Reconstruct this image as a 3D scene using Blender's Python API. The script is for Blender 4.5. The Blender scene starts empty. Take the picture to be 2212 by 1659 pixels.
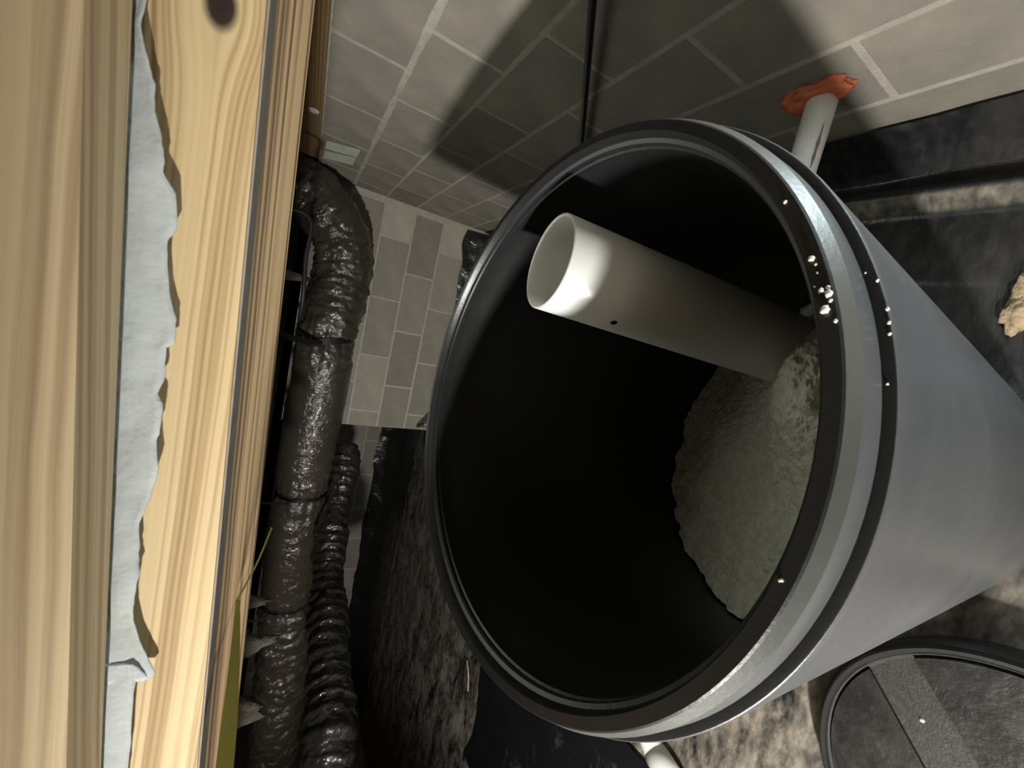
import bpy, bmesh, math, random
import numpy as np
from mathutils import Vector, Matrix, noise

S = bpy.context.scene
C = S.collection
PI = math.pi
random.seed(4)
H = 1.25                      # height of the eye above the ground sheet

# ------------------------------------------------------------------ camera
# axes of the photographer's phone (held sideways): columns = image right, image down, forward
F = 831.0
CX, CY = 1106.0, 829.5
_d = np.array([1464, 220.5, 831.0]); _d /= np.linalg.norm(_d)
_h = np.array([-436, -231.5, 831.0]); _h -= _d * (_h @ _d); _h /= np.linalg.norm(_h)
_r = np.cross(_d, _h)
M = np.array([_r, _h, -_d])


def ray(x, y):
    return M @ np.array([x - CX, y - CY, F])


def on_x(x, y, D):
    w = ray(x, y); return Vector(w * D / w[0])


def on_y(x, y, D):
    w = ray(x, y); return Vector(w * D / w[1])


def on_z(x, y, D):
    w = ray(x, y); return Vector(w * D / w[2])


def at(x, y, fw):
    return Vector(ray(x, y) / F * fw)


cam_d = bpy.data.cameras.new('camera')
cam = bpy.data.objects.new('camera', cam_d); C.objects.link(cam)
cam_d.sensor_fit = 'HORIZONTAL'; cam_d.sensor_width = 36.0
cam_d.lens = 36.0 * F / 2212.0
cam_d.clip_start = 0.005; cam_d.clip_end = 50
cam_d.dof.use_dof = True; cam_d.dof.focus_distance = 0.9; cam_d.dof.aperture_fstop = 16
m = Matrix.Identity(4)
for i in range(3):
    m[i][0] = M[i][0]; m[i][1] = -M[i][1]; m[i][2] = -M[i][2]
cam.matrix_world = Matrix.Translation((0, 0, H)) @ m
S.camera = cam

# ------------------------------------------------------------------ world, lamps, exposure
W = bpy.data.worlds.new('crawlspace_air'); S.world = W; W.use_nodes = True
W.node_tree.nodes['Background'].inputs[0].default_value = (0.55, 0.7, 1.0, 1)
W.node_tree.nodes['Background'].inputs[1].default_value = 0.0


def lamp(name, kind, loc, target, energy, col, radius, **kw):
    ld = bpy.data.lights.new(name, kind)
    ld.energy = energy; ld.color = col
    if kind in ('SPOT', 'POINT'):
        ld.shadow_soft_size = radius
    for k, v in kw.items():
        setattr(ld, k, v)
    o = bpy.data.objects.new(name, ld); C.objects.link(o)
    o.location = Vector(loc) + Vector((0, 0, H))
    dv = Vector(target) - Vector(loc)
    o.rotation_euler = dv.to_track_quat('-Z', 'Y').to_euler()
    return o


# the work lamp standing left behind the photographer
lamp('work_lamp', 'SPOT', (-1.30, -0.80, -0.035), (0.60, 0.95, -0.35), 245, (1.0, 0.965, 0.90), 0.05,
     spot_size=math.radians(170), spot_blend=0.22)
# a cool fill light added low beside the right wall, outside the frame
lamp('cool_side_fill', 'SPOT', (0.54, 0.0, -0.34), (-0.25, 0.32, -0.62), 15, (0.78, 0.92, 0.98), 0.03,
     spot_size=math.radians(140), spot_blend=0.75)
# an added weak fill light under the ceiling, hidden behind the beam
lamp('overhead_fill', 'AREA', (-0.10, 0.95, 0.125), (-0.10, 0.95, -1), 1.9, (0.96, 1.0, 0.86), 0, size=0.5)

S.view_settings.view_transform = 'Standard'
S.view_settings.look = 'None'
S.view_settings.gamma = 1.0
S.view_settings.use_curve_mapping = False
S.view_settings.exposure = 0.0


# ------------------------------------------------------------------ materials
def nodes(name):
    mt = bpy.data.materials.new(name); mt.use_nodes = True
    nt = mt.node_tree
    return mt, nt, nt.nodes['Principled BSDF']


def N(nt, t, **kw):
    n = nt.nodes.new(t)
    for k, v in kw.items():
        if k.startswith('i_'):
            n.inputs[k[2:].replace('_', ' ')].default_value = v
        else:
            setattr(n, k, v)
    return n


def ramp(nt, src, stops):
    r = nt.nodes.new('ShaderNodeValToRGB')
    el = r.color_ramp.elements
    while len(el) < len(stops):
        el.new(0.5)
    for e, (p, c) in zip(el, stops):
        e.position = p; e.color = (*c, 1)
    nt.links.new(src, r.inputs[0])
    return r.outputs[0]


def coords(nt, scale=(1, 1, 1), rot=(0, 0, 0), kind='Object'):
    tc = nt.nodes.new('ShaderNodeTexCoord'); mp = nt.nodes.new('ShaderNodeMapping')
    mp.inputs['Scale'].default_value = scale; mp.inputs['Rotation'].default_value = rot
    nt.links.new(tc.outputs[kind], mp.inputs[0])
    return mp.outputs[0]


def noise_n(nt, vec, scale, detail=4, rough=0.55, dist=0.0):
    n = nt.nodes.new('ShaderNodeTexNoise')
    n.inputs['Scale'].default_value = scale; n.inputs['Detail'].default_value = detail
    n.inputs['Roughness'].default_value = rough; n.inputs['Distortion'].default_value = dist
    nt.links.new(vec, n.inputs['Vector'])
    return n.outputs['Fac']


def bump(nt, bs, h, strength, dist):
    b = nt.nodes.new('ShaderNodeBump')
    b.inputs['Strength'].default_value = strength; b.inputs['Distance'].default_value = dist
    nt.links.new(h, b.inputs['Height'])
    nt.links.new(b.outputs[0], bs.inputs['Normal'])
    return b


def math_n(nt, op, a, b=None, c=None):
    n = nt.nodes.new('ShaderNodeMath'); n.operation = op
    for i, v in enumerate((a, b, c)):
        if v is None:
            continue
        if isinstance(v, (int, float)):
            n.inputs[i].default_value = v
        else:
            nt.links.new(v, n.inputs[i])
    return n.outputs[0]


def mat_block():
    mt, nt, bs = nodes('concrete_block')
    oi = nt.nodes.new('ShaderNodeObjectInfo')
    v = coords(nt)
    base = ramp(nt, oi.outputs['Random'], [(0, (0.235, 0.222, 0.190)), (0.5, (0.268, 0.252, 0.220)),
                                          (1.0, (0.295, 0.275, 0.237))])
    big = ramp(nt, noise_n(nt, v, 7, 5, 0.6), [(0.3, (0.80, 0.82, 0.83)), (0.62, (1.06, 1.02, 1.0)), (0.8, (1.22, 1.16, 1.12))])
    mx = N(nt, 'ShaderNodeMix', data_type='RGBA', blend_type='MULTIPLY'); mx.inputs[0].default_value = 1
    nt.links.new(base, mx.inputs[6]); nt.links.new(big, mx.inputs[7])
    m2 = N(nt, 'ShaderNodeMix', data_type='RGBA', blend_type='MULTIPLY'); m2.inputs[0].default_value = 1
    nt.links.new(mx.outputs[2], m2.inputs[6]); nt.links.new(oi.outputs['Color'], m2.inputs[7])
    nt.links.new(m2.outputs[2], bs.inputs['Base Color'])
    bs.inputs['Roughness'].default_value = 0.9
    bs.inputs['Specular IOR Level'].default_value = 0.15
    bump(nt, bs, noise_n(nt, v, 160, 5, 0.7), 0.35, 0.004)
    return mt


def mat_plain(name, col, rough=0.5, spec=0.5, var=0.0, vscale=20, bump_s=0.0, bscale=100, bdist=0.002):
    mt, nt, bs = nodes(name)
    v = coords(nt)
    if var:
        lo = tuple(c * (1 - var) for c in col); hi = tuple(min(1, c * (1 + var)) for c in col)
        nt.links.new(ramp(nt, noise_n(nt, v, vscale, 5, 0.6), [(0.3, lo), (0.7, hi)]), bs.inputs['Base Color'])
    else:
        bs.inputs['Base Color'].default_value = (*col, 1)
    bs.inputs['Roughness'].default_value = rough
    bs.inputs['Specular IOR Level'].default_value = spec
    if bump_s:
        bump(nt, bs, noise_n(nt, v, bscale, 4, 0.6), bump_s, bdist)
    return mt


def mat_wood(name, axis, light, dark, period, seed, knot=None, rough=0.7, mid=None):
    """lumber running along X; 'axis' is the direction across the grain on the shown face"""
    mt, nt, bs = nodes(name)
    tc = nt.nodes.new('ShaderNodeTexCoord')
    sep = nt.nodes.new('ShaderNodeSeparateXYZ'); nt.links.new(tc.outputs['Object'], sep.inputs[0])
    X, Y, Z = sep.outputs
    A = math_n(nt, 'ADD', Y, Z) if axis == 'YZ' else {'Y': Y, 'Z': Z}[axis]
    # slow wander of the rings along the board
    cmb = nt.nodes.new('ShaderNodeCombineXYZ')
    nt.links.new(math_n(nt, 'MULTIPLY', X, 1.5), cmb.inputs[0])
    nt.links.new(math_n(nt, 'MULTIPLY', A, 9.0), cmb.inputs[1])
    cmb.inputs[2].default_value = seed
    wander = math_n(nt, 'MULTIPLY', math_n(nt, 'SUBTRACT', noise_n(nt, cmb.outputs[0], 1.6, 3, 0.5), 0.5), period * 2.0)
    a = math_n(nt, 'ADD', A, wander)
    a = math_n(nt, 'ADD', a, math_n(nt, 'MULTIPLY', X, 0.012))
    if knot:
        kx, ka, kr = knot
        dx = math_n(nt, 'MULTIPLY', math_n(nt, 'SUBTRACT', X, kx), 0.62)
        da = math_n(nt, 'SUBTRACT', A, ka)
        d2 = math_n(nt, 'ADD', math_n(nt, 'MULTIPLY', dx, dx), math_n(nt, 'MULTIPLY', da, da))
        g = math_n(nt, 'EXPONENT', math_n(nt, 'MULTIPLY', d2, -1.0 / (kr * 2.6) ** 2))
        push = math_n(nt, 'MULTIPLY', g, math_n(nt, 'MULTIPLY', da, -0.75))
        a = math_n(nt, 'ADD', a, push)
    c2 = nt.nodes.new('ShaderNodeCombineXYZ')
    nt.links.new(math_n(nt, 'MULTIPLY', a, 1.0 / period), c2.inputs[0])
    c2.inputs[1].default_value = seed * 3.1
    nt.links.new(math_n(nt, 'MULTIPLY', X, 0.5), c2.inputs[2])
    rings = noise_n(nt, c2.outputs[0], 1.35, 1.5, 0.6)
    c3 = nt.nodes.new('ShaderNodeCombineXYZ')
    nt.links.new(math_n(nt, 'MULTIPLY', X, 14), c3.inputs[0])
    nt.links.new(math_n(nt, 'MULTIPLY', a, 1500), c3.inputs[1])
    fib = noise_n(nt, c3.outputs[0], 1.0, 2, 0.5)
    r2 = math_n(nt, 'ADD', rings, math_n(nt, 'MULTIPLY', math_n(nt, 'SUBTRACT', fib, 0.5), 0.10))
    md = mid or tuple((p + q) / 2 for p, q in zip(light, dark))
    col = ramp(nt, r2, [(0.36, dark), (0.46, md), (0.54, light), (0.70, tuple(min(1, k * 1.08) for k in light))])
    if knot:
        kk = ramp(nt, math_n(nt, 'MULTIPLY', d2, 0.25 / (kr * kr)), [(0.0, (0, 0, 0)), (0.12, (0.02, 0.02, 0.02)), (0.34, (1, 1, 1))])
        mx = N(nt, 'ShaderNodeMix', data_type='RGBA'); nt.links.new(kk, mx.inputs[0])
        mx.inputs[6].default_value = (0.018, 0.010, 0.008, 1); nt.links.new(col, mx.inputs[7])
        col = mx.outputs[2]
    nt.links.new(col, bs.inputs['Base Color'])
    bs.inputs['Roughness'].default_value = rough
    bs.inputs['Specular IOR Level'].default_value = 0.25
    bump(nt, bs, r2, 0.35, 0.0015)
    return mt


def mat_ground(name, mud_lo, mud_hi, clean=(0.010, 0.011, 0.012), rough=(0.24, 0.75), stretch=(2.2, 1.0, 1.0), scale=5.0, seed=0.0,
               mud=(0.27, 0.235, 0.175), xfade=None):
    """black polythene with dried mud smeared over it"""
    mt, nt, bs = nodes(name)
    v = coords(nt, stretch)
    n1 = noise_n(nt, v, scale, 6, 0.62, 0.6)
    n2 = noise_n(nt, v, scale * 5, 5, 0.6)
    t = math_n(nt, 'ADD', n1, math_n(nt, 'MULTIPLY', math_n(nt, 'SUBTRACT', n2, 0.5), 0.45))
    mask = ramp(nt, t, [(mud_lo, (0, 0, 0)), (mud_hi, (1, 1, 1))])
    if xfade:
        sp_ = nt.nodes.new('ShaderNodeSeparateXYZ'); tc_ = nt.nodes.new('ShaderNodeTexCoord')
        nt.links.new(tc_.outputs['Object'], sp_.inputs[0])
        fr = nt.nodes.new('ShaderNodeMapRange'); nt.links.new(sp_.outputs[0], fr.inputs[0])
        fr.inputs[1].default_value = xfade[0]; fr.inputs[2].default_value = xfade[1]; fr.inputs[3].default_value = 1; fr.inputs[4].default_value = xfade[2]
        mask = math_n(nt, 'MULTIPLY', mask, fr.outputs[0])
        # crest of the fold painted paler, as the highlight along it
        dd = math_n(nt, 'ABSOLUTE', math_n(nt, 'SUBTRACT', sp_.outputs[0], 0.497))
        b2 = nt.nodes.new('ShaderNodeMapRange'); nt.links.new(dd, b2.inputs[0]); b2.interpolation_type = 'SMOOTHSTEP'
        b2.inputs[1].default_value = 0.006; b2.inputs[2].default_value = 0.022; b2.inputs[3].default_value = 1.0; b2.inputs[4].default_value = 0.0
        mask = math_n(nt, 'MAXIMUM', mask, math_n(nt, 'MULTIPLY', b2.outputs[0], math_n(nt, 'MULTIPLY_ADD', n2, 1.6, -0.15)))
    mx = N(nt, 'ShaderNodeMix', data_type='RGBA'); nt.links.new(mask, mx.inputs[0])
    mx.inputs[6].default_value = (*clean, 1)
    nt.links.new(ramp(nt, n2, [(0.3, tuple(k * 0.65 for k in mud)), (0.7, tuple(k * 1.15 for k in mud))]), mx.inputs[7])
    nt.links.new(mx.outputs[2], bs.inputs['Base Color'])
    mr = nt.nodes.new('ShaderNodeMapRange'); nt.links.new(mask, mr.inputs[0])
    mr.inputs[3].default_value = rough[0]; mr.inputs[4].default_value = rough[1]
    nt.links.new(mr.outputs[0], bs.inputs['Roughness'])
    bump(nt, bs, t, 0.5, 0.006)
    return mt


def mat_film(name, col, rough, wr_scale, wr_dist, stretch=(1, 1, 1), strength=0.7):
    mt, nt, bs = nodes(name)
    v = coords(nt, stretch)
    bs.inputs['Base Color'].default_value = (*col, 1)
    bs.inputs['Roughness'].default_value = rough
    bs.inputs['Specular IOR Level'].default_value = 0.9
    h = noise_n(nt, v, wr_scale, 4, 0.6, 1.4)
    bump(nt, bs, h, strength, wr_dist)
    return mt


def mat_drum(name, cols, r0, r1, spec):
    mt, nt, bs = nodes(name)
    v = coords(nt)
    n1 = noise_n(nt, v, 6, 6, 0.65, 0.4)
    col = ramp(nt, n1, list(zip((0.35, 0.62, 0.8), cols)))
    nt.links.new(col, bs.inputs['Base Color'])
    rg = nt.nodes.new('ShaderNodeMapRange'); nt.links.new(n1, rg.inputs[0])
    rg.inputs[3].default_value = r0; rg.inputs[4].default_value = r1
    nt.links.new(rg.outputs[0], bs.inputs['Roughness'])
    bs.inputs['Specular IOR Level'].default_value = spec
    bump(nt, bs, noise_n(nt, v, 260, 3, 0.6), 0.12, 0.0015)
    return mt


BLOCK = mat_block()
MORTAR = mat_plain('mortar', (0.40, 0.365, 0.315), 0.95, 0.1, 0.15, 30, 0.4, 120, 0.004)
PARGE = mat_plain('bare_concrete', (0.30, 0.28, 0.25), 0.95, 0.1, 0.2, 8, 0.4, 90, 0.004)
DIRT = mat_plain('packed_dirt', (0.20, 0.16, 0.11), 1, 0.1, 0.3, 12, 0.6, 60, 0.01)
MUDLUMP = mat_plain('tan_mud', (0.47, 0.36, 0.23), 0.95, 0.1, 0.25, 40, 0.6, 120, 0.006)
FACING = mat_plain('insulation_facing', (0.30, 0.27, 0.22), 0.9, 0.2, 0.08, 12)
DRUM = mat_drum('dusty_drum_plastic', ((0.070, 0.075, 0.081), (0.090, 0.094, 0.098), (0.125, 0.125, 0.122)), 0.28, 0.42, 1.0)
DRUM_DARK = mat_drum('dark_drum_plastic', ((0.013, 0.014, 0.015), (0.016, 0.017, 0.018), (0.022, 0.022, 0.022)), 0.30, 0.42, 0.5)  # darker copy; on lip and ledge their shade is put into the colour
LIDM = mat_ground('dusty_lid_plastic', 0.42, 0.85, clean=(0.011, 0.011, 0.011), rough=(0.40, 0.62), stretch=(1, 1, 1), scale=9, mud=(0.030, 0.028, 0.025))
LIDRIB = mat_plain('scuffed_rib_plastic', (0.036, 0.035, 0.032), 0.5, 0.4, 0.35, 90, 0.5, 220, 0.002)
RIM_EDGE = mat_drum('rim_edge_plastic', ((0.050, 0.056, 0.049), (0.068, 0.074, 0.065), (0.11, 0.118, 0.105)), 0.30, 0.44, 1.0)  # own tone for the rim edge, paler than the lip
PVC = mat_plain('white_pvc', (0.71, 0.72, 0.71), 0.32, 0.45, 0.03, 8)
_b = PVC.node_tree.nodes['Principled BSDF']          # thin plastic lets light glow through
_b.inputs['Subsurface Weight'].default_value = 0.55
_b.inputs['Subsurface Radius'].default_value = (1.0, 0.93, 0.82)
_b.inputs['Subsurface Scale'].default_value = 0.022
PVCD = mat_plain('dusty_white_pvc', (0.60, 0.58, 0.54), 0.5, 0.35, 0.12, 18)
SMEAR = mat_plain('brown_smear', (0.22, 0.17, 0.13), 0.7, 0.2, 0.2, 60)
HOLE = mat_plain('drilled_dark', (0.004, 0.004, 0.004), 0.9, 0.1)
SALT = mat_plain('softener_salt', (0.84, 0.84, 0.76), 0.8, 0.3, 0.14, 60, 0.6, 130, 0.006)
CRUMB = mat_plain('salt_crumb', (0.85, 0.80, 0.74), 0.6, 0.4)
FOAM = mat_plain('orange_foam', (0.55, 0.15, 0.07), 0.65, 0.3, 0.25, 30, 0.5, 60, 0.006)
TAPE = mat_plain('pale_green_tape', (0.50, 0.56, 0.47), 0.6, 0.3, 0.12, 45, 0.3, 80, 0.002)
PAPER = mat_plain('pale_paper', (0.35, 0.375, 0.37), 0.85, 0.15, 0.10, 30, 0.6, 45, 0.004)
GREYP = mat_plain('grey_sealer', (0.22, 0.19, 0.155), 0.8, 0.2, 0.15, 60)
FILM = mat_film('black_duct_jacket', (0.045, 0.039, 0.029), 0.12, 34, 0.012, (1, 1, 1), 0.55)
FILMW = mat_film('wrinkled_duct_jacket', (0.016, 0.015, 0.013), 0.13, 42, 0.010, (1, 1, 1), 0.5)
SHEET = mat_film('black_wall_liner', (0.012, 0.012, 0.012), 0.22, 9, 0.02, (1, 1, 1), 0.5)
STRAP = mat_plain('black_strap', (0.010, 0.010, 0.010), 0.5, 0.3)
TUBE = mat_plain('black_tubing', (0.010, 0.010, 0.011), 0.22, 0.6)
YELLOW = mat_plain('yellow_strap', (0.16, 0.135, 0.022), 0.5, 0.4, 0.12, 60)
FLUFF = mat_plain('grey_pink_insulation', (0.060, 0.053, 0.044), 1, 0.05, 0.3, 40, 0.8, 60, 0.01)
STRAW = mat_plain('dry_straw', (0.42, 0.33, 0.20), 0.8, 0.2)
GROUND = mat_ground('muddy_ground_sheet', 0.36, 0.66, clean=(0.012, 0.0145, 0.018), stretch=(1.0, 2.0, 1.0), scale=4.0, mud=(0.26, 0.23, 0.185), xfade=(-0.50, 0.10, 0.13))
GROUND_CLEAN = mat_ground('clean_ground_sheet', 0.58, 0.85, stretch=(1.0, 1.6, 1.0), scale=3.5, mud=(0.10, 0.095, 0.08))


# ------------------------------------------------------------------ helpers
def setp(o, label=None, cat=None, group=None, kind=None):
    if label: o['label'] = label
    if cat: o['category'] = cat
    if group: o['group'] = group
    if kind: o['kind'] = kind
    return o


def thing(name, label, cat, loc=(0, 0, 0), group=None):
    o = bpy.data.objects.new(name, None); C.objects.link(o)
    o.location = Vector(loc); o.empty_display_size = 0.05
    return setp(o, label, cat, group)


def obj(name, verts, faces, mat, parent=None, smooth=False, origin=None):
    """verts are in room coordinates; the mesh is stored relative to its parent (or origin)"""
    off = Vector((0, 0, 0))
    p = parent
    while p is not None:
        off += p.location; p = p.parent
    base = off if parent else Vector(origin or (0, 0, 0))
    me = bpy.data.meshes.new(name)
    me.from_pydata([tuple(Vector(v) - base) for v in verts], [], faces)
    bm = bmesh.new(); bm.from_mesh(me)
    bmesh.ops.recalc_face_normals(bm, faces=bm.faces[:])
    bm.to_mesh(me); bm.free()
    if smooth:
        me.polygons.foreach_set('use_smooth', [True] * len(me.polygons))
    me.materials.append(mat)
    o = bpy.data.objects.new(name, me); C.objects.link(o)
    if parent:
        o.parent = parent
    else:
        o.location = base
    me.update()
    return o


def box(x0, x1, y0, y1, z0, z1):
    v = [(x, y, z) for x in (x0, x1) for y in (y0, y1) for z in (z0, z1)]
    f = [(0, 1, 3, 2), (4, 6, 7, 5), (0, 4, 5, 1), (2, 3, 7, 6), (0, 2, 6, 4), (1, 5, 7, 3)]
    return v, f


def bevel_box_mesh(name, sx, sy, sz, bev, mat, seg=1):
    bm = bmesh.new(); bmesh.ops.create_cube(bm, size=1)
    bmesh.ops.scale(bm, vec=(sx, sy, sz), verts=bm.verts)
    bmesh.ops.bevel(bm, geom=bm.edges[:], offset=bev, segments=seg, affect='EDGES', profile=0.5)
    me = bpy.data.meshes.new(name); bm.to_mesh(me); bm.free(); me.materials.append(mat)
    return me


def place(name, me, loc, parent):
    o = bpy.data.objects.new(name, me); C.objects.link(o)
    if parent:
        off = Vector((0, 0, 0)); p = parent
        while p is not None:
            off += p.location; p = p.parent
        o.parent = parent; o.location = Vector(loc) - off
    else:
        o.location = loc
    return o


def grid(nu, nv, fn):
    v = [fn(i / nu, j / nv) for i in range(nu + 1) for j in range(nv + 1)]
    f = [(i * (nv + 1) + j, (i + 1) * (nv + 1) + j, (i + 1) * (nv + 1) + j + 1, i * (nv + 1) + j + 1)
         for i in range(nu) for j in range(nv)]
    return v, f


def spline(pts, n):
    pts = [Vector(p) for p in pts]
    P = [pts[0] * 2 - pts[1]] + pts + [pts[-1] * 2 - pts[-2]]
    dense = []
    for i in range(1, len(P) - 2):
        a, b, c, d = P[i - 1], P[i], P[i + 1], P[i + 2]
        for k in range(30):
            t = k / 30
            dense.append(0.5 * ((2 * b) + (c - a) * t + (2 * a - 5 * b + 4 * c - d) * t * t + (3 * b - a - 3 * c + d) * t ** 3))
    dense.append(pts[-1])
    L = [0]
    for p, q in zip(dense, dense[1:]):
        L.append(L[-1] + (q - p).length)
    out = []; k = 0
    for i in range(n + 1):
        s = L[-1] * i / n
        while k < len(L) - 2 and L[k + 1] < s:
            k += 1
        t = (s - L[k]) / max(1e-9, L[k + 1] - L[k])
        out.append(dense[k].lerp(dense[k + 1], min(1, t)))
    return out, L[-1]


def sweep(path, nr, rad, cap=True, up=(0, 0, 1)):
    """tube along path; rad(i, a) gives the radius of ring i at angle a (angle 0 = up)"""
    n = len(path); v = []; f = []
    prev = None
    for i, p in enumerate(path):
        t = (path[min(n - 1, i + 1)] - path[max(0, i - 1)]).normalized()
        if prev is None:
            u = Vector(up); u = (u - t * u.dot(t))
            if u.length < 1e-3:
                u = Vector((0, 1, 0)); u = u - t * u.dot(t)
            u.normalize()
        else:
            u = (prev - t * prev.dot(t)).normalized()
        prev = u
        w = t.cross(u)
        for k in range(nr):
            a = 2 * PI * k / nr
            v.append(p + (u * math.cos(a) + w * math.sin(a)) * rad(i, a))
    for i in range(n - 1):
        for k in range(nr):
            f.append((i * nr + k, i * nr + (k + 1) % nr, (i + 1) * nr + (k + 1) % nr, (i + 1) * nr + k))
    if cap:
        f.append(tuple(range(nr - 1, -1, -1))); f.append(tuple((n - 1) * nr + k for k in range(nr)))
    return v, f


def sharp(o, deg=28):
    o.data.set_sharp_from_angle(angle=math.radians(deg))
    return o


def revolve(profile, c, n, seg=96, close=False):
    """profile: (radius, height along n) pairs"""
    c = Vector(c); n = Vector(n).normalized()
    a = Vector((1, 0, 0)); a = (a - n * a.dot(n)).normalized(); b = n.cross(a)
    v = []; f = []
    for r, h in profile:
        for k in range(seg):
            t = 2 * PI * k / seg
            v.append(c + n * h + (a * math.cos(t) + b * math.sin(t)) * r)
    m_ = len(profile)
    for i in range(m_ if close else m_ - 1):
        j = (i + 1) % m_
        for k in range(seg):
            f.append((i * seg + k, i * seg + (k + 1) % seg, j * seg + (k + 1) % seg, j * seg + k))
    return v, f


def fbm(x, y, z=0.0, o=4):
    return noise.fractal(Vector((x, y, z)), 1.0, 2.0, o)


def blob(name, c, size, mat, parent=None, amp=0.3, freq=2.0, seed=0, sub=3, origin=True):
    bm = bmesh.new(); bmesh.ops.create_icosphere(bm, subdivisions=sub, radius=1)
    vs = []
    for v in bm.verts:
        k = 1 + amp * fbm(v.co.x * freq + seed, v.co.y * freq, v.co.z * freq)
        vs.append(Vector((c[0] + v.co.x * size[0] * k, c[1] + v.co.y * size[1] * k, c[2] + v.co.z * size[2] * k)))
    fs = [tuple(v.index for v in f.verts) for f in bm.faces]
    bm.free()
    return obj(name, vs, fs, mat, parent, smooth=True, origin=c)


# ------------------------------------------------------------------ setting: masonry
XW, YB, YF = 0.62, 2.83, 4.30
COURSE = 0.2035; BL = 0.4065; JT = 0.011
Z0 = -0.164                                   # bed joint under the top course
rows = list(range(-6, 1))                     # row 0 = top course


def zrow(k):
    return Z0 + COURSE * k


full = bevel_box_mesh('concrete_block', 0.05, BL - JT, COURSE - JT, 0.0025, BLOCK)
full_b = bevel_box_mesh('concrete_block_facing', BL - JT, 0.05, COURSE - JT, 0.0025, BLOCK)

v, f = box(XW + 0.0015, XW + 0.2, -3.2, YB + 0.2, -1.45, 0.04)
wr = setp(obj('wall_right', v, f, MORTAR), kind='structure')
for k in rows:
    off = 1.27 if k % 2 == 0 else 1.06
    j0 = math.ceil((0.0 - off) / BL)
    for j in range(j0, 5):
        y0 = off + j * BL; y1 = y0 + BL
        if y0 > YB - 0.03: continue
        y1c = min(y1, YB + 0.001)
        me = full
        if y1c < y1 - 1e-4:
            me = bevel_box_mesh('concrete_block', 0.05, y1c - y0 - JT, COURSE - JT, 0.0025, BLOCK)
        place('concrete_block', me, (XW + 0.025 + random.uniform(-0.0006, 0.0008), (y0 + y1c) / 2, zrow(k) + COURSE / 2), wr)
# thick squeezed mortar on the bed joint under the top course
v, f = grid(120, 4, lambda s, t: (XW - 0.0025 * math.sin(PI * t) * (0.6 + 0.6 * abs(fbm(s * 60, t))), 0.2 + s * 2.62,
                                  Z0 + (t - 0.5) * (0.020 + 0.010 * fbm(s * 45, 3.3))))
obj('mortar_bead', v, f, MORTAR, wr, smooth=True)

v, f = box(-0.955, XW, YB + 0.0015, YB + 0.2, -1.45, 0.04)
wb = setp(obj('wall_back', v, f, MORTAR), kind='structure')
for k in rows:
    off = -0.03 if k % 2 == 0 else 0.175
    for j in range(-4, 3):
        x0 = off + j * BL; x1 = x0 + BL
        a0 = max(x0, -0.96); a1 = min(x1, XW)
        if a1 - a0 < 0.05: continue
        me = full_b if a1 - a0 > BL - 1e-3 else bevel_box_mesh('concrete_block_facing', a1 - a0 - JT, 0.05, COURSE - JT, 0.0025, BLOCK)
        o = place('concrete_block', me, ((a0 + a1) / 2, YB + 0.025 + random.uniform(-0.0006, 0.0008), zrow(k) + COURSE / 2), wb)
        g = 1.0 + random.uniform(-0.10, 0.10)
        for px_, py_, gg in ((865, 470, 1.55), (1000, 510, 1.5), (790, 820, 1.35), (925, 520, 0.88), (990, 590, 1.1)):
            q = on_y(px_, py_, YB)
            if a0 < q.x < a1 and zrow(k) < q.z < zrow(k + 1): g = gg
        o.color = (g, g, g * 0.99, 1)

v, f = box(-5.2, 1.0, YF + 0.0015, YF + 0.2, -1.45, 0.04)
wf = setp(obj('wall_far', v, f, MORTAR), kind='structure')
for k in range(-4, 1):
    off = 0.0 if k % 2 == 0 else BL / 2
    for j in range(-11, -1):
        x0 = off + j * BL
        place('concrete_block', full_b, (x0 + BL / 2, YF + 0.025, zrow(k) + COURSE / 2), wf)
# the parts of the room behind the camera
v, f = box(-5.4, -5.2, -3.4, YF + 0.2, -1.45, 0.3)
setp(obj('wall_left', v, f, PARGE), kind='structure')
v, f = box(-5.4, 0.82, -3.4, -3.2, -1.45, 0.3)
setp(obj('wall_front', v, f, PARGE), kind='structure')
v, f = box(-5.4, 1.0, -3.4, YF + 0.2, -1.55, -1.30)
setp(obj('floor', v, f, DIRT), kind='structure')
v, f = box(-5.4, 1.0, -3.4, YF + 0.2, 0.14, 0.30)
ce = setp(obj('ceiling', v, f, FACING), kind='structure')
WOOD_J = mat_wood('shade_board_wood', 'Z', (0.40, 0.29, 0.16), (0.22, 0.14, 0.07), 0.006, 5.0)
v, f = box(-5.2, 0.60, -0.32, -0.28, 0.022, 0.145)
obj('shade_board', v, f, WOOD_J, ce)  # unseen board added behind the camera to shade the beam
# ------------------------------------------------------------------ ground sheet with upturn along the right wall
prof = [(0.612, -1.072), (0.612, -1.10), (0.608, -1.14), (0.600, -1.18), (0.583, -1.215), (0.565, -1.238), (0.545, -1.238), (0.525, -1.218),
        (0.508, -1.199), (0.494, -1.203), (0.480, -1.232), (0.466, -1.251), (0.445, -1.249), (0.42, -1.25), (0.40, -1.246), (0.385, -1.25),
        (0.35, -1.2505), (0.33, -1.244), (0.315, -1.25)]
xs = 0.30
while xs > -5.15:
    prof.append((xs, -1.25)); xs -= 0.02 if xs > -1.6 else 0.06


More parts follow.
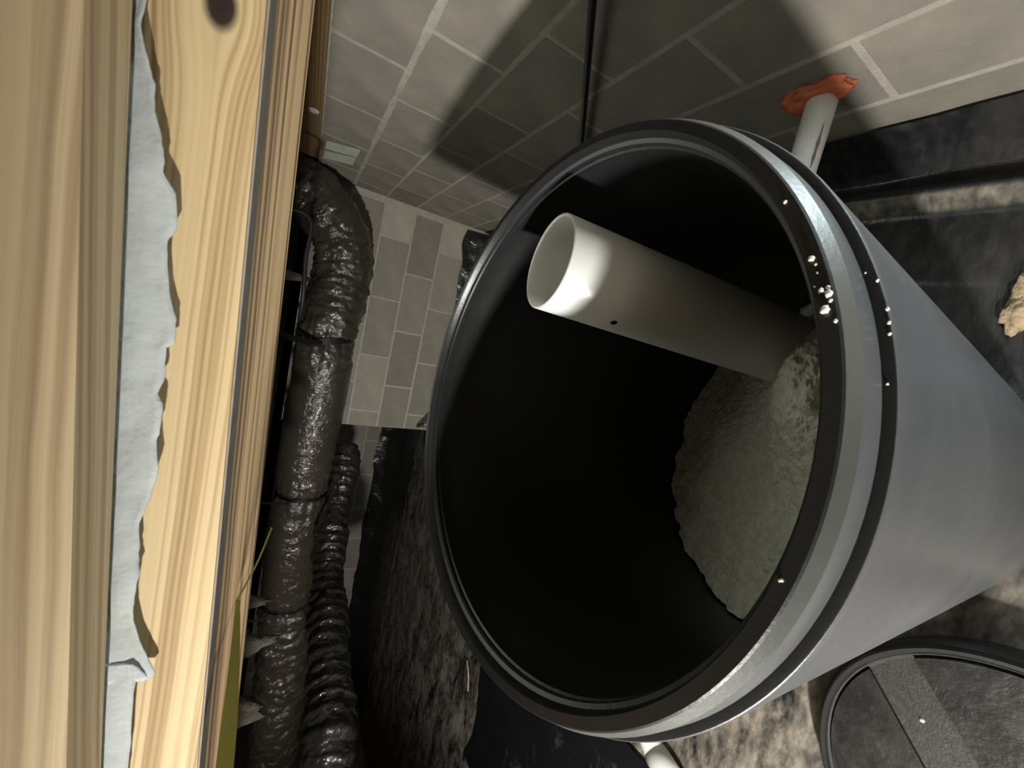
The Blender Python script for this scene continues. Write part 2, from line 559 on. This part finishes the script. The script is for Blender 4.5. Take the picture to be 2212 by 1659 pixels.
def ground_pt(i, y):
    x, z = prof[i]
    if i == 0:
        z += 0.010 * fbm(y * 3.0, 1.2) + 0.012 * math.sin(y * 2.2)
    if i > 8:
        a = min(1, (0.50 - x) / 0.25)
        z += 0.006 * a * fbm(x * 5, y * 5) + 0.004 * max(0, fbm(x * 7 + 4, y * 2.2, 7)) * a
    elif i > 0:
        k = fbm(y * 4 + 2, i * 0.5, 2.0)
        x += -0.006 * k * math.sin(PI * i / 9); z += 0.006 * k * math.sin(PI * i / 9)
    if i <= 14 and i > 3:
        x += 0.012 * math.sin(y * 1.9 + 0.5) * min(1, (i - 3) / 4)
    return Vector((min(x, 0.613), y, z))


ys = [-3.15 + i * 0.09 for i in range(34)]
y = ys[-1]
while y < YB - 0.03:
    y += 0.022; ys.append(y)
while y < YF - 0.05:
    y += 0.05; ys.append(y)
v = []; f = []
ny = len(ys)
for i in range(len(prof)):
    for yy in ys:
        p = ground_pt(i, yy)
        if p.x > 0.0 and yy > YB - 0.02: p.y = YB - 0.02 + (yy - YB) * 0.0005
        v.append(p)
for i in range(len(prof) - 1):
    for j in range(ny - 1):
        f.append((i * ny + j, (i + 1) * ny + j, (i + 1) * ny + j + 1, i * ny + j + 1))
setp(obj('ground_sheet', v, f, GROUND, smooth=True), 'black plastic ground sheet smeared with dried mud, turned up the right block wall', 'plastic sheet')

# a cleaner second sheet lapped over the ground at the left
edge = [on_z(1378, 1600, -1.243), on_z(1440, 1659, -1.243)]


def clean_pt(s, t):
    x1 = -1.335 + 0.015 * math.sin(t * 9) - 0.42 * t * t
    x = x1 + (-2.7 - x1) * s
    y = 0.15 + 1.55 * t + 0.05 * math.sin(s * 6)
    z = -1.2425 + 0.006 * fbm(x * 4, y * 4, 3) + 0.012 * math.exp(-s * 30) * abs(math.sin(t * 6))
    return Vector((x, y, z))


v, f = grid(70, 80, clean_pt)
setp(obj('plastic_sheet', v, f, GROUND_CLEAN, smooth=True), 'clean black plastic sheet lapped over the muddy ground beside the white drain pipe', 'plastic sheet')


# liners on the back and far walls
def back_liner(s, t):
    x = 0.585 + (-0.93 - 0.585) * s
    top = -0.955 + 0.02 * fbm(x * 3, 4.4) + 0.035 * math.exp(-((x - 0.5) / 0.09) ** 2) + 0.10 * math.exp(-((x + 0.93) / 0.10) ** 2)
    z = top + (-1.252 - top) * t
    y = YB - 0.016 - 0.10 * t ** 3 - 0.02 * (1 + fbm(x * 6, z * 6, 1.1)) * math.sin(PI * min(1, t * 1.0 + 0.12))
    return Vector((x, y, z))


v, f = grid(90, 16, back_liner)
setp(obj('wall_liner', v, f, SHEET, smooth=True), 'wrinkled black plastic sheet along the foot of the back block wall', 'plastic sheet')


def far_liner(s, t):
    x = -0.9 + (-5.0 + 0.9) * s
    top = -0.93 + 0.045 * fbm(x * 2.0, 9.4) + 0.02 * math.sin(x * 2.5)
    z = top + (-1.252 - top) * t
    y = YF - 0.016 - 0.35 * t ** 3 - 0.03 * (1 + fbm(x * 4, z * 5, 2.1)) * math.sin(PI * min(1, t + 0.1))
    return Vector((x, y, z))


v, f = grid(90, 16, far_liner)
setp(obj('wall_liner', v, f, SHEET, smooth=True), 'black plastic sheet climbing the far wall beyond the wall end', 'plastic sheet')

# ------------------------------------------------------------------ sill plate on the right wall
SILLW = mat_wood('sill_wood', 'Z', (0.30, 0.20, 0.09), (0.17, 0.10, 0.045), 0.012, 9.0)
sl = thing('sill_plate', 'brown wooden sill plate lying on top of the right block wall', 'timber', (XW, 1.4, 0.04))
v, f = box(XW - 0.008, XW + 0.13, -0.4, 2.50, 0.041, 0.139)
obj('plank', v, f, SILLW, sl)
blob('resin_drip', (XW - 0.008, on_x(672, 232, XW).y, 0.068), (0.004, 0.028, 0.018), CRUMB, sl, 0.3, 2, 3, 2)

# ------------------------------------------------------------------ the built-up beam over the camera
K = 0.027


def slope_board(x0, x1, y0, y1, zb, zt, nx=1):
    vs, fs = box(x0, x1, y0, y1, 0, 1)
    out = []
    for (x, y, z) in vs:
        out.append(Vector((x, y, (zb + K * x) if z == 0 else zt + K * x)))
    return out, fs


bmth = thing('timber_beam', 'yellow pine beam of several boards crossing close above the camera', 'beam', (0, 0.255, 0.032))
kn = on_y(478, 12, 0.255)
WA = mat_wood('pine_near', 'YZ', (0.50, 0.39, 0.235), (0.30, 0.215, 0.12), 0.0085, 1.0)
WB = mat_wood('pine_front', 'Z', (0.44, 0.335, 0.185), (0.245, 0.158, 0.068), 0.0052, 2.3, knot=(kn.x, kn.z - 0.032, 0.0065))
WC = mat_wood('pine_bottom', 'Y', (0.68, 0.46, 0.25), (0.17, 0.11, 0.06), 0.0125, 4.2)
v, f = slope_board(-2.6, 0.60, 0.205, 0.243, 0.0747, 0.155); obj('near_board', v, f, WA, bmth)
v, f = slope_board(-2.6, 0.60, 0.255, 0.293, 0.0315, 0.155); obj('front_board', v, f, WB, bmth)
v, f = slope_board(-2.6, 0.60, 0.2965, 0.378, 0.0315, 0.0695)
v = [Vector((p.x, p.y, p.z - (0.0137 if p.y > 0.3 else 0.0))) for p in v]
obj('bottom_strip', v, f, WC, bmth)
v, f = slope_board(-2.6, 0.60, 0.256, 0.280, 0.0303, 0.0313); obj('edge_sealer', v, f, GREYP, bmth)
# torn paper hanging between the boards
rag = [(345, -40), (318, 0), (305, 60), (318, 130), (333, 180), (335, 240), (350, 300), (358, 350), (352, 372), (380, 420), (384, 490),
       (362, 522), (360, 580), (365, 640), (380, 690), (377, 742), (357, 752), (355, 820), (340, 850), (353, 872), (350, 920), (340, 950),
       (345, 1010), (325, 1075), (301, 1130), (298, 1200), (303, 1240), (290, 1300), (289, 1340), (300, 1385), (318, 1420), (336, 1455),
       (325, 1466), (300, 1440), (285, 1432), (291, 1475), (284, 1560), (275, 1659), (270, 1720)]
low = [on_y(x, y, 0.2475) for x, y in rag]
nR = 10
vv = []
fine = []
for p, q in zip(low, low[1:]):
    for k in range(4):
        pt = p.lerp(q, k / 4); pt.z += 0.0006 * fbm(pt.x * 300, 1.0); fine.append(pt)
fine.append(low[-1])
for i, p in enumerate(fine):
    zt = 0.090 + K * p.x
    for k in range(nR + 1):
        t = k / nR
        yy = 0.2515 - 0.0030 * t - 0.0035 * t * (0.5 + fbm(p.x * 20, t * 1.5, 4))
        vv.append(Vector((p.x, yy, zt + (p.z - zt) * t)))
ff = [(i * (nR + 1) + k, (i + 1) * (nR + 1) + k, (i + 1) * (nR + 1) + k + 1, i * (nR + 1) + k + 1) for i in range(len(fine) - 1) for k in range(nR)]
pp = obj('torn_paper', vv, ff, PAPER, bmth, smooth=True); pp['label'] = 'torn pale blue-grey paper sticking out between the boards'
md = pp.modifiers.new('thickness', 'SOLIDIFY'); md.thickness = 0.0006

# ------------------------------------------------------------------ the drum
DC = Vector((-0.0759, 0.3679, -0.2251)); DN = Vector((0.0597, -0.0289, 1)).normalized()
drum = thing('brine_drum', 'big open black plastic drum holding salt and a white pipe', 'drum', DC - DN * 1.0)
hb = 1.035
col_prof = [(0.2795, -0.010), (0.2805, -0.002), (0.2815, 0.0), (0.2897, 0.0), (0.2910, -0.0010)]
v, f = revolve(col_prof, DC, DN, 160); sharp(obj('lip', v, f, DRUM_DARK, drum, smooth=True))
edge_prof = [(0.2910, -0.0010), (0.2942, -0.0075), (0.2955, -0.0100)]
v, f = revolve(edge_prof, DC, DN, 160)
o = sharp(obj('rim_edge', v, f, RIM_EDGE, drum, smooth=True)); o['label'] = 'outer edge of the rim, paler than the lip'
col_prof = [(0.2955, -0.0100), (0.2963, -0.018), (0.2972, -0.0300), (0.2955, -0.0306)]
v, f = revolve(col_prof, DC, DN, 160); sharp(obj('collar', v, f, DRUM, drum, smooth=True))
body_prof = [(0.2795, -0.0095), (0.2765, -0.012), (0.2755, -0.0145), (0.2768, -0.0170), (0.2772, -0.0195), (0.2755, -0.0215), (0.2768, -0.024),
             (0.277, -0.05), (0.277, -0.5), (0.277, -hb + 0.02), (0.10, -hb + 0.015), (0.0005, -hb + 0.015)]
v, f = revolve(body_prof, DC, DN, 160); sharp(obj('inner_wall', v, f, DRUM_DARK, drum, smooth=True))
v, f = revolve([(0.2955, -0.0315), (0.3018, -0.0318), (0.3026, -0.0322)], DC, DN, 160); obj('ledge', v, f, DRUM_DARK, drum, smooth=True)
out_prof = [(0.3026, -0.0322), (0.3030, -0.0325), (0.3035, -0.0340), (0.3035, -0.0400), (0.3035, -0.10), (0.304, -0.5),
            (0.304, -hb + 0.03), (0.300, -hb + 0.005), (0.29, -hb), (0.0005, -hb)]
v, f = revolve(out_prof, DC, DN, 160); sharp(obj('body', v, f, DRUM, drum, smooth=True))


def on_disc(x, y, h):
    """point of the view ray on the drum's plane h above the rim"""
    w = Vector(ray(x, y)); P0 = DC + DN * h
    return w * (P0.dot(DN) / w.dot(DN))


# salt
sp = np.array([[.169, .359, -.760], [.150, .464, -.906], [.021, .627, -.95], [-.103, .666, -.956], [-.231, .641, -.914], [-.309, .584, -.859],
               [-.365, .496, -.799], [-.384, .389, -.742], [-.347, .253, -.632]])
A_ = np.c_[sp[:, 0], sp[:, 1], np.ones(len(sp))]
coef = np.linalg.lstsq(A_, sp[:, 2], rcond=None)[0]


def salt_pt(r, t):
    a0 = Vector((1, 0, 0)); a0 = (a0 - DN * a0.dot(DN)).normalized(); b0 = DN.cross(a0)
    p = DC + (a0 * math.cos(t) + b0 * math.sin(t)) * r
    z = coef[0] * p.x + coef[1] * p.y + coef[2]
    # correct to pass through the measured wall contact
    wsum = 0; dz = 0
    for q in sp:
        d2 = (p.x - q[0]) ** 2 + (p.y - q[1]) ** 2 + 0.002
        wgt = 1 / d2 ** 1.5; wsum += wgt
        dz += wgt * (q[2] - (coef[0] * q[0] + coef[1] * q[1] + coef[2]))
    z += dz / wsum
    # the salt is banked up against the near side of the pipe
    z += 0.13 * math.exp(-((p.x - 0.045) / 0.10) ** 2 - ((p.y - 0.26) / 0.085) ** 2)
    z += 0.010 * fbm(p.x * 30, p.y * 30, 0.3) + 0.007 * fbm(p.x * 95, p.y * 95, 2) + 0.014 * fbm(p.x * 8, p.y * 8, 5)
    z = min(z, -0.45)
    s = (z - DC.z) / DN.z
    return Vector((p.x + DN.x * s, p.y + DN.y * s, z))


NT, NRR = 260, 80
v = []; f = []
for i in range(NRR + 1):
    r = 0.2745 * (i + 0.02) / NRR
    for k in range(NT):
        v.append(salt_pt(r, 2 * PI * k / NT))
for i in range(NRR):
    for k in range(NT):
        f.append((i * NT + k, i * NT + (k + 1) % NT, (i + 1) * NT + (k + 1) % NT, (i + 1) * NT + k))
setp(obj('salt', v, f, SALT, smooth=False), 'coarse off-white softener salt heaped inside the black drum', 'salt', kind='stuff')

# white standpipe leaning in the drum
pt = Vector((0.083, 0.411, -0.244)); pd = Vector((-0.042, -0.126, -1)).normalized()
pw = thing('white_pipe', 'wide white plastic pipe standing in the salt inside the drum', 'pipe', pt + pd * 0.55)
ro, ri, L = 0.0572, 0.0535, 0.66
v, f = revolve([(ri, -L), (ri, -0.0012), (ri + 0.0008, 0), (ro - 0.0008, 0), (ro, -0.0012), (ro, -L)], pt, -pd, 96)
obj('tube', v, f, PVC, pw, smooth=True)
w = Vector(ray(1326, 697)).normalized()
# where that ray meets the pipe wall
o_ = -pt; wp = w - pd * w.dot(pd); op = o_ - pd * o_.dot(pd)
aa, bb, cc = wp.dot(wp), wp.dot(op), op.dot(op) - ro * ro
t_ = (-bb - math.sqrt(max(0, bb * bb - aa * cc))) / aa
hp = w * t_
ax = (hp - pt); ax = (ax - pd * ax.dot(pd)).normalized()
v, f = revolve([(0.0001, 0.0006), (0.0036, 0.0006), (0.0042, 0.0), (0.0042, -0.002)], hp, ax, 20)
obj('drilled_hole', v, f, HOLE, pw)

# salt crumbs on the rim and ledge
cr = [(1697, 437, 0, 3.2), (1755, 560, 0, 5.5), (1763, 572, 0, 2.5), (1766, 590, 0, 2.0), (1775, 629, 0, 4.6), (1793, 636, 0, 6.0), (1790, 622, 0, 3.6),
      (1795, 650, 0, 3.0), (1784, 671, 0, 7.0), (1806, 694, 0, 3.0), (1760, 620, 0, 1.8), (1870, 590, 1, 2.0), (1896, 607, 1, 2.6), (1918, 668, 1, 3.0),
      (1921, 698, 1, 2.8), (1922, 722, 1, 2.6), (1690, 1253, 0, 3.0), (1684, 1254, 0, 2.2), (1918, 830, 1, 2.4)]
big = {0: 'lone white salt crumb on the black rim, nearest the drain pipe', 1: 'white salt crumb heading the upper loose cluster on the rim',
       4: 'oval white salt crumb at the inner side of the thick cluster on the rim', 5: 'lumpy white salt crumb in the middle of the thick cluster on the rim',
       8: 'biggest white salt crumb, just below the thick cluster on the rim'}
for i, (x, y, lev, s) in enumerate(cr):
    p = on_disc(x, y, 0.0 if lev == 0 else -0.0322)
    k = s * 0.00023 / 0.7
    o = blob('salt_crumb', p + DN * k * 0.6, (k, k * 0.9, k * 0.8), CRUMB, None, 0.5, 1.5, i * 3.1, 2)
    if lev:
        setp(o, 'tiny white salt crumb on the lower black ledge below the rim', 'salt crumb', 'salt crumbs on the ledge')
    elif y > 1000:
        setp(o, 'tiny pale salt crumb, one of two close together on the left of the rim', 'salt crumb', 'pair of salt crumbs on the rim')
    elif i in big:
        setp(o, big[i], 'salt crumb', 'salt crumbs on the rim')
    else:
        setp(o, 'very small white salt crumb among the bigger ones on the black rim', 'salt crumb', 'salt crumbs on the rim')

# ------------------------------------------------------------------ the round lid on the ground
LZ = -1.17
lc = Vector((-0.565 * 1.17, -0.034 * 1.17, LZ))
lid = thing('drum_lid', 'round black plastic lid with a broad sunken bar lying on the ground', 'lid', (lc.x, lc.y, -1.245))
v, f = revolve([(0.0005, -0.006), (0.286, -0.006), (0.2925, 0.001)], lc, (0, 0, 1), 128); sharp(obj('top_panel', v, f, LIDRIB, lid, smooth=True))
v, f = revolve([(0.2925, 0.0), (0.2965, 0.006), (0.303, 0.007), (0.306, 0.002), (0.308, -0.006), (0.313, -0.010), (0.3165, -0.014), (0.3165, -0.03),
                (0.314, -0.045), (0.312, -0.078), (0.306, -0.078)], lc, (0, 0, 1), 128)
sharp(obj('skirt', v, f, DRUM_DARK, lid, smooth=True))
p0, p1 = on_z(1890, 1465, LZ), on_z(1985, 1440, LZ)
q0, q1 = on_z(1980, 1659, LZ), on_z(2140, 1659, LZ)
dirv = ((q0 - p0).normalized() + (q1 - p1).normalized()).normalized()
cen = (p0 + p1) / 2; wid = ((p1 - p0) - dirv * (p1 - p0).dot(dirv)).length
side = Vector((0, 0, 1)).cross(dirv)


def chord(u):
    # extent of the bar inside the lid at lateral offset u from cen
    b = cen + side * u - lc; b.z = 0
    B = b.dot(dirv); Cc = b.dot(b) - 0.2845 ** 2; D = math.sqrt(max(0, B * B - Cc))
    return -B - D, -B + D


for sgn in (-1, 1):                                   # the panels either side of the sunken bar
    vs = []; top = []
    R_ = 0.2850
    a_, b_ = chord(sgn * wid / 2)
    e0 = cen + side * (sgn * wid / 2) + dirv * a_ - lc; e1 = cen + side * (sgn * wid / 2) + dirv * b_ - lc
    t0 = math.atan2(e0.y, e0.x); t1 = math.atan2(e1.y, e1.x)
    mid = side * sgn
    dt = (t1 - t0) % (2 * PI)
    tm = t0 + dt / 2
    if math.cos(tm) * mid.x + math.sin(tm) * mid.y < 0 and dt < PI or (dt > PI and math.cos(tm) * mid.x + math.sin(tm) * mid.y < 0):
        dt -= 2 * PI
    ring = [(lc.x + R_ * math.cos(t0 + dt * k / 80), lc.y + R_ * math.sin(t0 + dt * k / 80)) for k in range(81)]
    nn = len(ring)
    vs = [Vector((x, y, LZ - 0.004)) for x, y in ring] + [Vector((x, y, LZ + 0.003)) for x, y in ring]
    fs = [tuple(range(nn, 2 * nn)), tuple(range(nn - 1, -1, -1))] + [(k, (k + 1) % nn, nn + (k + 1) % nn, nn + k) for k in range(nn)]
    obj('raised_panel', vs, fs, LIDM, lid)
bc = on_z(1992, 1556, LZ - 0.006)
v, f = revolve([(0.0001, 0.004), (0.003, 0.003), (0.004, 0.0)], (bc.x, bc.y, LZ - 0.0058), (0, 0, 1), 14); obj('rivet', v, f, CRUMB, lid, smooth=True)

# ------------------------------------------------------------------ drain pipe through the wall, sealed with orange foam
fp = thing('drain_pipe', 'white pipe coming out of the right wall behind the drum', 'pipe', (0.30, 0.535, -1.25))
path = [Vector((x, 0.540 - 0.02 * (0.62 - x), -0.876)) for x in (0.66, 0.60, 0.52, 0.45, 0.40)]
path, _ = spline(path + [Vector((0.345, 0.535, -0.880)), Vector((0.315, 0.534, -0.905)), Vector((0.305, 0.533, -0.95)), Vector((0.305, 0.533, -1.10)), Vector((0.305, 0.533, -1.245))], 60)
v, f = sweep(path, 32, lambda i, a: 0.028); obj('tube', v, f, PVCD, fp, smooth=True)
# smear on its side facing the camera
s0, s1 = on_x(1772, 285, 0.5), on_x(1757, 345, 0.42)
sm = []
for k in range(13):
    t = k / 12; x = 0.545 + (0.44 - 0.545) * t
    yc = 0.540 - 0.02 * (0.62 - x)
    for s in (-1, 0, 1):
        an = math.radians(128 + s * (6 + 3 * math.sin(k * 1.7)) * math.sin(PI * t + 0.01))
        sm.append(Vector((x, yc - math.sin(an) * 0.0284, -0.876 - math.cos(an) * -0.0284 * -1)))
sf = [(k * 3 + s, k * 3 + s + 1, k * 3 + s + 4, k * 3 + s + 3) for k in range(12) for s in (0, 1)]
for i_, p_ in enumerate(sm):
    k = i_ // 3; s = i_ % 3 - 1; t = k / 12
    an = math.radians(62 + s * (7 + 2 * math.sin(k * 1.7)) * math.sin(PI * t + 0.01))
    yc = 0.540 - 0.02 * (0.62 - p_.x)
    sm[i_] = Vector((p_.x, yc - math.sin(an) * 0.0284, -0.876 + math.cos(an) * 0.0284))
o = obj('brown_smear', sm, sf, SMEAR, fp)
fo = Vector((0.612, 0.552, -0.872))
o = blob('sealing_foam', fo, (0.022, 0.064, 0.040), FOAM, None, 0.22, 2.0, 2.0, 4)
setp(o, 'orange foam lump sealing the white pipe where it enters the wall', 'foam')

# thin black tubing running down along the wall behind the drum
h0, h1 = on_x(1285, -60, 0.585), on_x(1256, 315, 0.600)
dv = (h1 - h0)
path, _ = spline([h0 - dv * 0.75, h0, h0 + dv * 0.5, h1, h1 + dv * 0.6, h1 + dv * 1.2 + Vector((-0.01, 0, 0)), Vector((0.57, h1.y + dv.y * 1.35, -1.2))], 60)
path = [p for p in path if p.z < 0.03]
v, f = sweep(path, 14, lambda i, a: 0.0080)
setp(obj('hose', v, f, TUBE, smooth=True), 'thin glossy black hose slanting down the right wall behind the drum', 'hose')

# pale tape strips on the wall
tg = 'pale tape strips near the top of the right wall'
for (quad, lab) in ((((706, 303), (779, 324), (771, 339), (702, 320)), 'upper pale green tape strip high on the right block wall'),
                    (((702, 325), (769, 341), (762, 356), (698, 340)), 'lower crinkled pale green tape strip high on the right block wall')):
    qs = [on_x(x, y, XW - 0.0012) for x, y in quad]

    def tp(s, t, qs=qs):
        p = qs[0].lerp(qs[1], s).lerp(qs[3].lerp(qs[2], s), t)
        p.x -= 0.0012 * (1 + fbm(s * 6, t * 3, qs[0].y * 9))
        return p
    v, f = grid(14, 4, tp)
    o = setp(obj('tape_strip', v, f, TAPE), lab, 'tape', tg)
    sm_ = o.modifiers.new('t', 'SOLIDIFY'); sm_.thickness = 0.001

# ------------------------------------------------------------------ ducts
YD = 2.52


def duct(name, pts, R, n, nr, wr, mat, pin=(), parent=None, helix=0.0, hel_p=0.05, seed=0.0, wzone=None):
    path, LL = spline(pts, n)

    def rad(i, a):
        s = i / n * LL
        k = fbm(s * 22 + seed, math.cos(a) * 1.6, math.sin(a) * 1.6)
        k2 = 1 - abs(fbm(s * 60 + seed, math.cos(a) * 2.2 + 4, math.sin(a) * 2.2))
        wz = wr if wzone is None else wr * wzone(s / LL)
        r = R(s / LL) * (1 + wz * 0.9 * k + wz * 0.45 * (k2 - 0.7))
        if helix:
            r *= 1 + helix * (0.5 + 0.5 * math.sin(2 * PI * s / hel_p + a)) ** 2
        for ps, pd_, pwid in pin:
            g = math.exp(-((s / LL - ps) / pwid) ** 2)
            g2 = math.exp(-((s / LL - ps) / (pwid * 3.5)) ** 2)
            r *= 1 - pd_ * g - g2 * 0.045 * (0.5 + 0.5 * math.sin(a * 17 + 3 * fbm(a * 2, s * 4)))
        return r
    v, f = sweep(path, nr, rad)
    return obj(name, v, f, mat, parent, smooth=True), path, LL


def dpt(x, y, Y):
    return on_y(x, y, Y)


YE = 2.60
c1 = [Vector((0.50, YE, 0.24)), Vector((0.47, YE, 0.10)), dpt(701, 452, YE), dpt(737, 520, YE), dpt(744, 580, YE), dpt(731, 645, YE - 0.02), dpt(706, 730, YD), dpt(697, 800, YD),
      dpt(684, 880, YD), dpt(668, 950, YD), dpt(652, 1060, YD), dpt(636, 1150, YD), dpt(622, 1290, YD), dpt(612, 1420, YD), dpt(598, 1560, YD - 0.01), dpt(585, 1720, YD - 0.03), dpt(570, 1900, YD)]
d1 = thing('air_duct', 'large black plastic wrapped air duct hung under the joists', 'duct', (-0.7, YD, -0.3))


def frac_of(pts, y_px, Y):
    path, LL = spline(pts, 400)
    tgt = on_y(0, 0, 1)
    best = min(range(401), key=lambda i: (path[i] - y_px).length)
    return best / 400


f1, f2, f3 = frac_of(c1, dpt(704, 738, YD), YD), frac_of(c1, dpt(652, 1060, YD), YD), frac_of(c1, dpt(622, 1290, YD), YD)
pins = ((f1, 0.12, 0.006), (f2, 0.10, 0.006), (f3, 0.10, 0.006))
fe = frac_of(c1, dpt(737, 520, YE), YD)


def wz1(s):
    return 0.25 + 1.0 * math.exp(-((s - fe) / 0.10) ** 2) + (0.9 if s > f3 else 0) + 0.5 * sum(math.exp(-((s - q) / 0.025) ** 2) for q in (f1, f2, f3))


jk, path1, L1 = duct('jacket', c1, lambda s: 0.157, 560, 96, 0.12, FILM, pins, d1, seed=1.0, wzone=wz1)
# straps: a band round the duct and a tail up to the joists
for k, fr in enumerate((f1, f2, f3)):
    i = int(round(fr * 560)); i = max(2, min(558, i))
    c_ = path1[i]; t_ = (path1[i + 1] - path1[i - 1]).normalized()
    t2 = (t_ + Vector((0, 0.0, -0.28 if k == 0 else 0.05))).normalized()
    st = thing('hanging_strap', ['black strap round the large duct nearest its bend', 'middle black strap round the large straight duct',
                                 'black strap round the large duct farthest from its bend'][k], 'strap', c_, 'black straps holding the large duct')
    wd = 0.018 if k == 0 else 0.010
    v, f = revolve([(0.144, -wd), (0.149, -wd), (0.149, wd), (0.144, wd)], c_, t2, 48, close=True)
    obj('band', v, f, STRAP, st)
    up0 = c_ + Vector((0, -0.142, 0.03))
    tail = [up0, c_ + Vector((0.0, -0.165, 0.11)), c_ + Vector((0.02, -0.18, 0.27))]
    pth, _ = spline(tail, 12)
    v, f = sweep(pth, 4, lambda i, a: wd * 0.9); obj('tail', v, f, STRAP, st)
lp = [(668, 470, 1.5), (660, 560, 1.5), (655, 640, 1.5), (648, 690, 1.55), (668, 640, 1.62), (690, 600, 1.7)]
pth = [on_y(x, y, Y) for x, y, Y in lp]
pth, _ = spline([Vector((pth[0].x, pth[0].y, 0.142))] + pth, 40)
v, f = sweep(pth, 10, lambda i, a: 0.007)
setp(obj('hanger_cord', v, f, STRAP, smooth=True), 'black hanger cord dropping between the beam and the duct bend', 'cord')

c2 = [at(744, 970, 2.60), at(745, 990, 2.56), at(742, 1030, 2.50), at(733, 1075, 2.43), at(720, 1130, 2.34), at(712, 1200, 2.22), at(708, 1300, 2.0), at(710, 1400, 1.78), at(712, 1500, 1.62), at(712, 1600, 1.48), at(708, 1720, 1.38)]
d2 = thing('flexible_duct', 'smaller ribbed black flexible duct below the large duct', 'duct', c2[5] + Vector((0, 0, -0.1)))
duct('jacket', c2, lambda s: 0.074 + 0.018 * math.sin(s * 23) * (1 - s) + 0.014 * s, 520, 64, 0.13, FILMW, (), d2, helix=0.085, hel_p=0.062, seed=7.0)
v, f = revolve([(0.082, -0.004), (0.086, -0.004), (0.086, 0.012), (0.082, 0.012)], c2[0], (c2[0] - c2[2]), 40, close=True); obj('end_collar', v, f, STRAP, d2)

# ------------------------------------------------------------------ small things
# yellow strap pinned under the beam
ky = Vector((-0.2664, 0.3276, 0.0165))
ys_ = thing('yellow_strap', 'yellow-green strap pinned under the pine beam', 'strap', ky)
e_ = Vector(at(477, 1720, 0.19))
pa = [ky, ky.lerp(e_, 0.33) + Vector((0, 0, -0.0008)), ky.lerp(e_, 0.66) + Vector((0, 0, -0.0008)), e_]
pth, _ = spline(pa, 24)
vs = []; fs = []
for i, p in enumerate(pth):
    t = i / 24; hw = 0.0012 + 0.0026 * min(1, t * 1.4)
    sd = Vector((0.0, 0.25, 1.0)).normalized()
    for s in (-1, 1):
        for q in (0, 1):
            vs.append(p + sd * hw * s + Vector((0, 0, -0.0007 * q)))
for i in range(24):
    for (a, b) in ((0, 2), (2, 3), (3, 1), (1, 0)):
        fs.append((i * 4 + a, i * 4 + b, i * 4 + 4 + b, i * 4 + 4 + a))
obj('band', vs, fs, YELLOW, ys_)
kz = Vector(ray(584, 1140)); kq = kz * (0.380 / kz[1])
pth, _ = spline([ky, ky.lerp(kq, 0.5) + Vector((0, 0, -0.002)), kq + Vector((0, 0, -0.001))], 12)
v, f = sweep(pth, 8, lambda i, a: 0.0008); obj('string', v, f, YELLOW, ys_)

# insulation tufts behind the beam
for i, (x, y, Y, s, lab) in enumerate(((645, 598, 1.55, 0.018, 'small pale insulation tuft near the bend of the large duct'),
                                       (557, 1300, 1.0, 0.018, 'pale insulation tuft hanging behind the beam beside the strap'),
                                       (545, 1390, 0.95, 0.030, 'grey insulation tuft behind the beam, lower of two'),
                                       (515, 1540, 0.90, 0.040, 'dull pink insulation tuft behind the near end of the beam'))):
    p = on_y(x, y, Y)
    p = Vector((p.x, p.y, p.z + 0.10 - s))
    o = blob('insulation_tuft', p, (s * 1.1, s * 0.8, 0.112), FLUFF, None, 0.35, 2.2, i * 5.0, 3)
    setp(o, lab, 'insulation', 'insulation tufts behind the beam')

# white drain pipe on the ground at the left
g0, g1, g2 = on_z(1398, 1585, -1.208), on_z(1418, 1632, -1.208), on_z(1462, 1700, -1.208)
gp = thing('ground_pipe', 'white pipe with a coupling lying on the ground left of the drum', 'pipe', (g1.x, g1.y, -1.25))
dg = (g2 - g0).normalized()
pth = [g0 - dg * 0.30, g0, g1, g1 + (g2 - g1) * 3.0]
pth, _ = spline(pth, 30)
v, f = sweep(pth, 32, lambda i, a: 0.036); obj('tube', v, f, PVC, gp, smooth=True)
d_ = (g2 - g1).normalized()
v, f = revolve([(0.0362, -0.045), (0.041, -0.044), (0.0415, 0.0), (0.041, 0.044), (0.0362, 0.045)], g1 + d_ * 0.035, d_, 40); obj('coupling', v, f, PVC, gp, smooth=True)

# tan mud lumps beside the drum
for i, (x, y, s, lab) in enumerate(((2195, 683, (0.035, 0.020, 0.012), 'tan lump of dry mud on the sheet beside the drum'),
                                    (2205, 645, (0.05, 0.014, 0.006), 'flat grey-tan mud smear beside the tan lump'))):
    p = on_z(x, y, -1.243)
    o = blob('mud_lump', p, s, MUDLUMP, None, 0.6, 2.0, 11 + i * 4, 3)
    setp(o, lab, 'mud', 'mud lumps beside the drum')

# a dry stalk on the sheet
pth, _ = spline([on_z(1009, 1428, -1.235), on_z(1012, 1458, -1.225), on_z(1011, 1492, -1.235)], 8)
v, f = sweep(pth, 6, lambda i, a: 0.006)
setp(obj('straw', v, f, STRAW), 'single dry straw lying on the ground left of the drum', 'straw')

# ------------------------------------------------------------------ lift everything so that the ground is at z = 0
for o in S.objects:
    if o.parent is None and o.type in ('MESH', 'EMPTY'):
        o.location.z += H
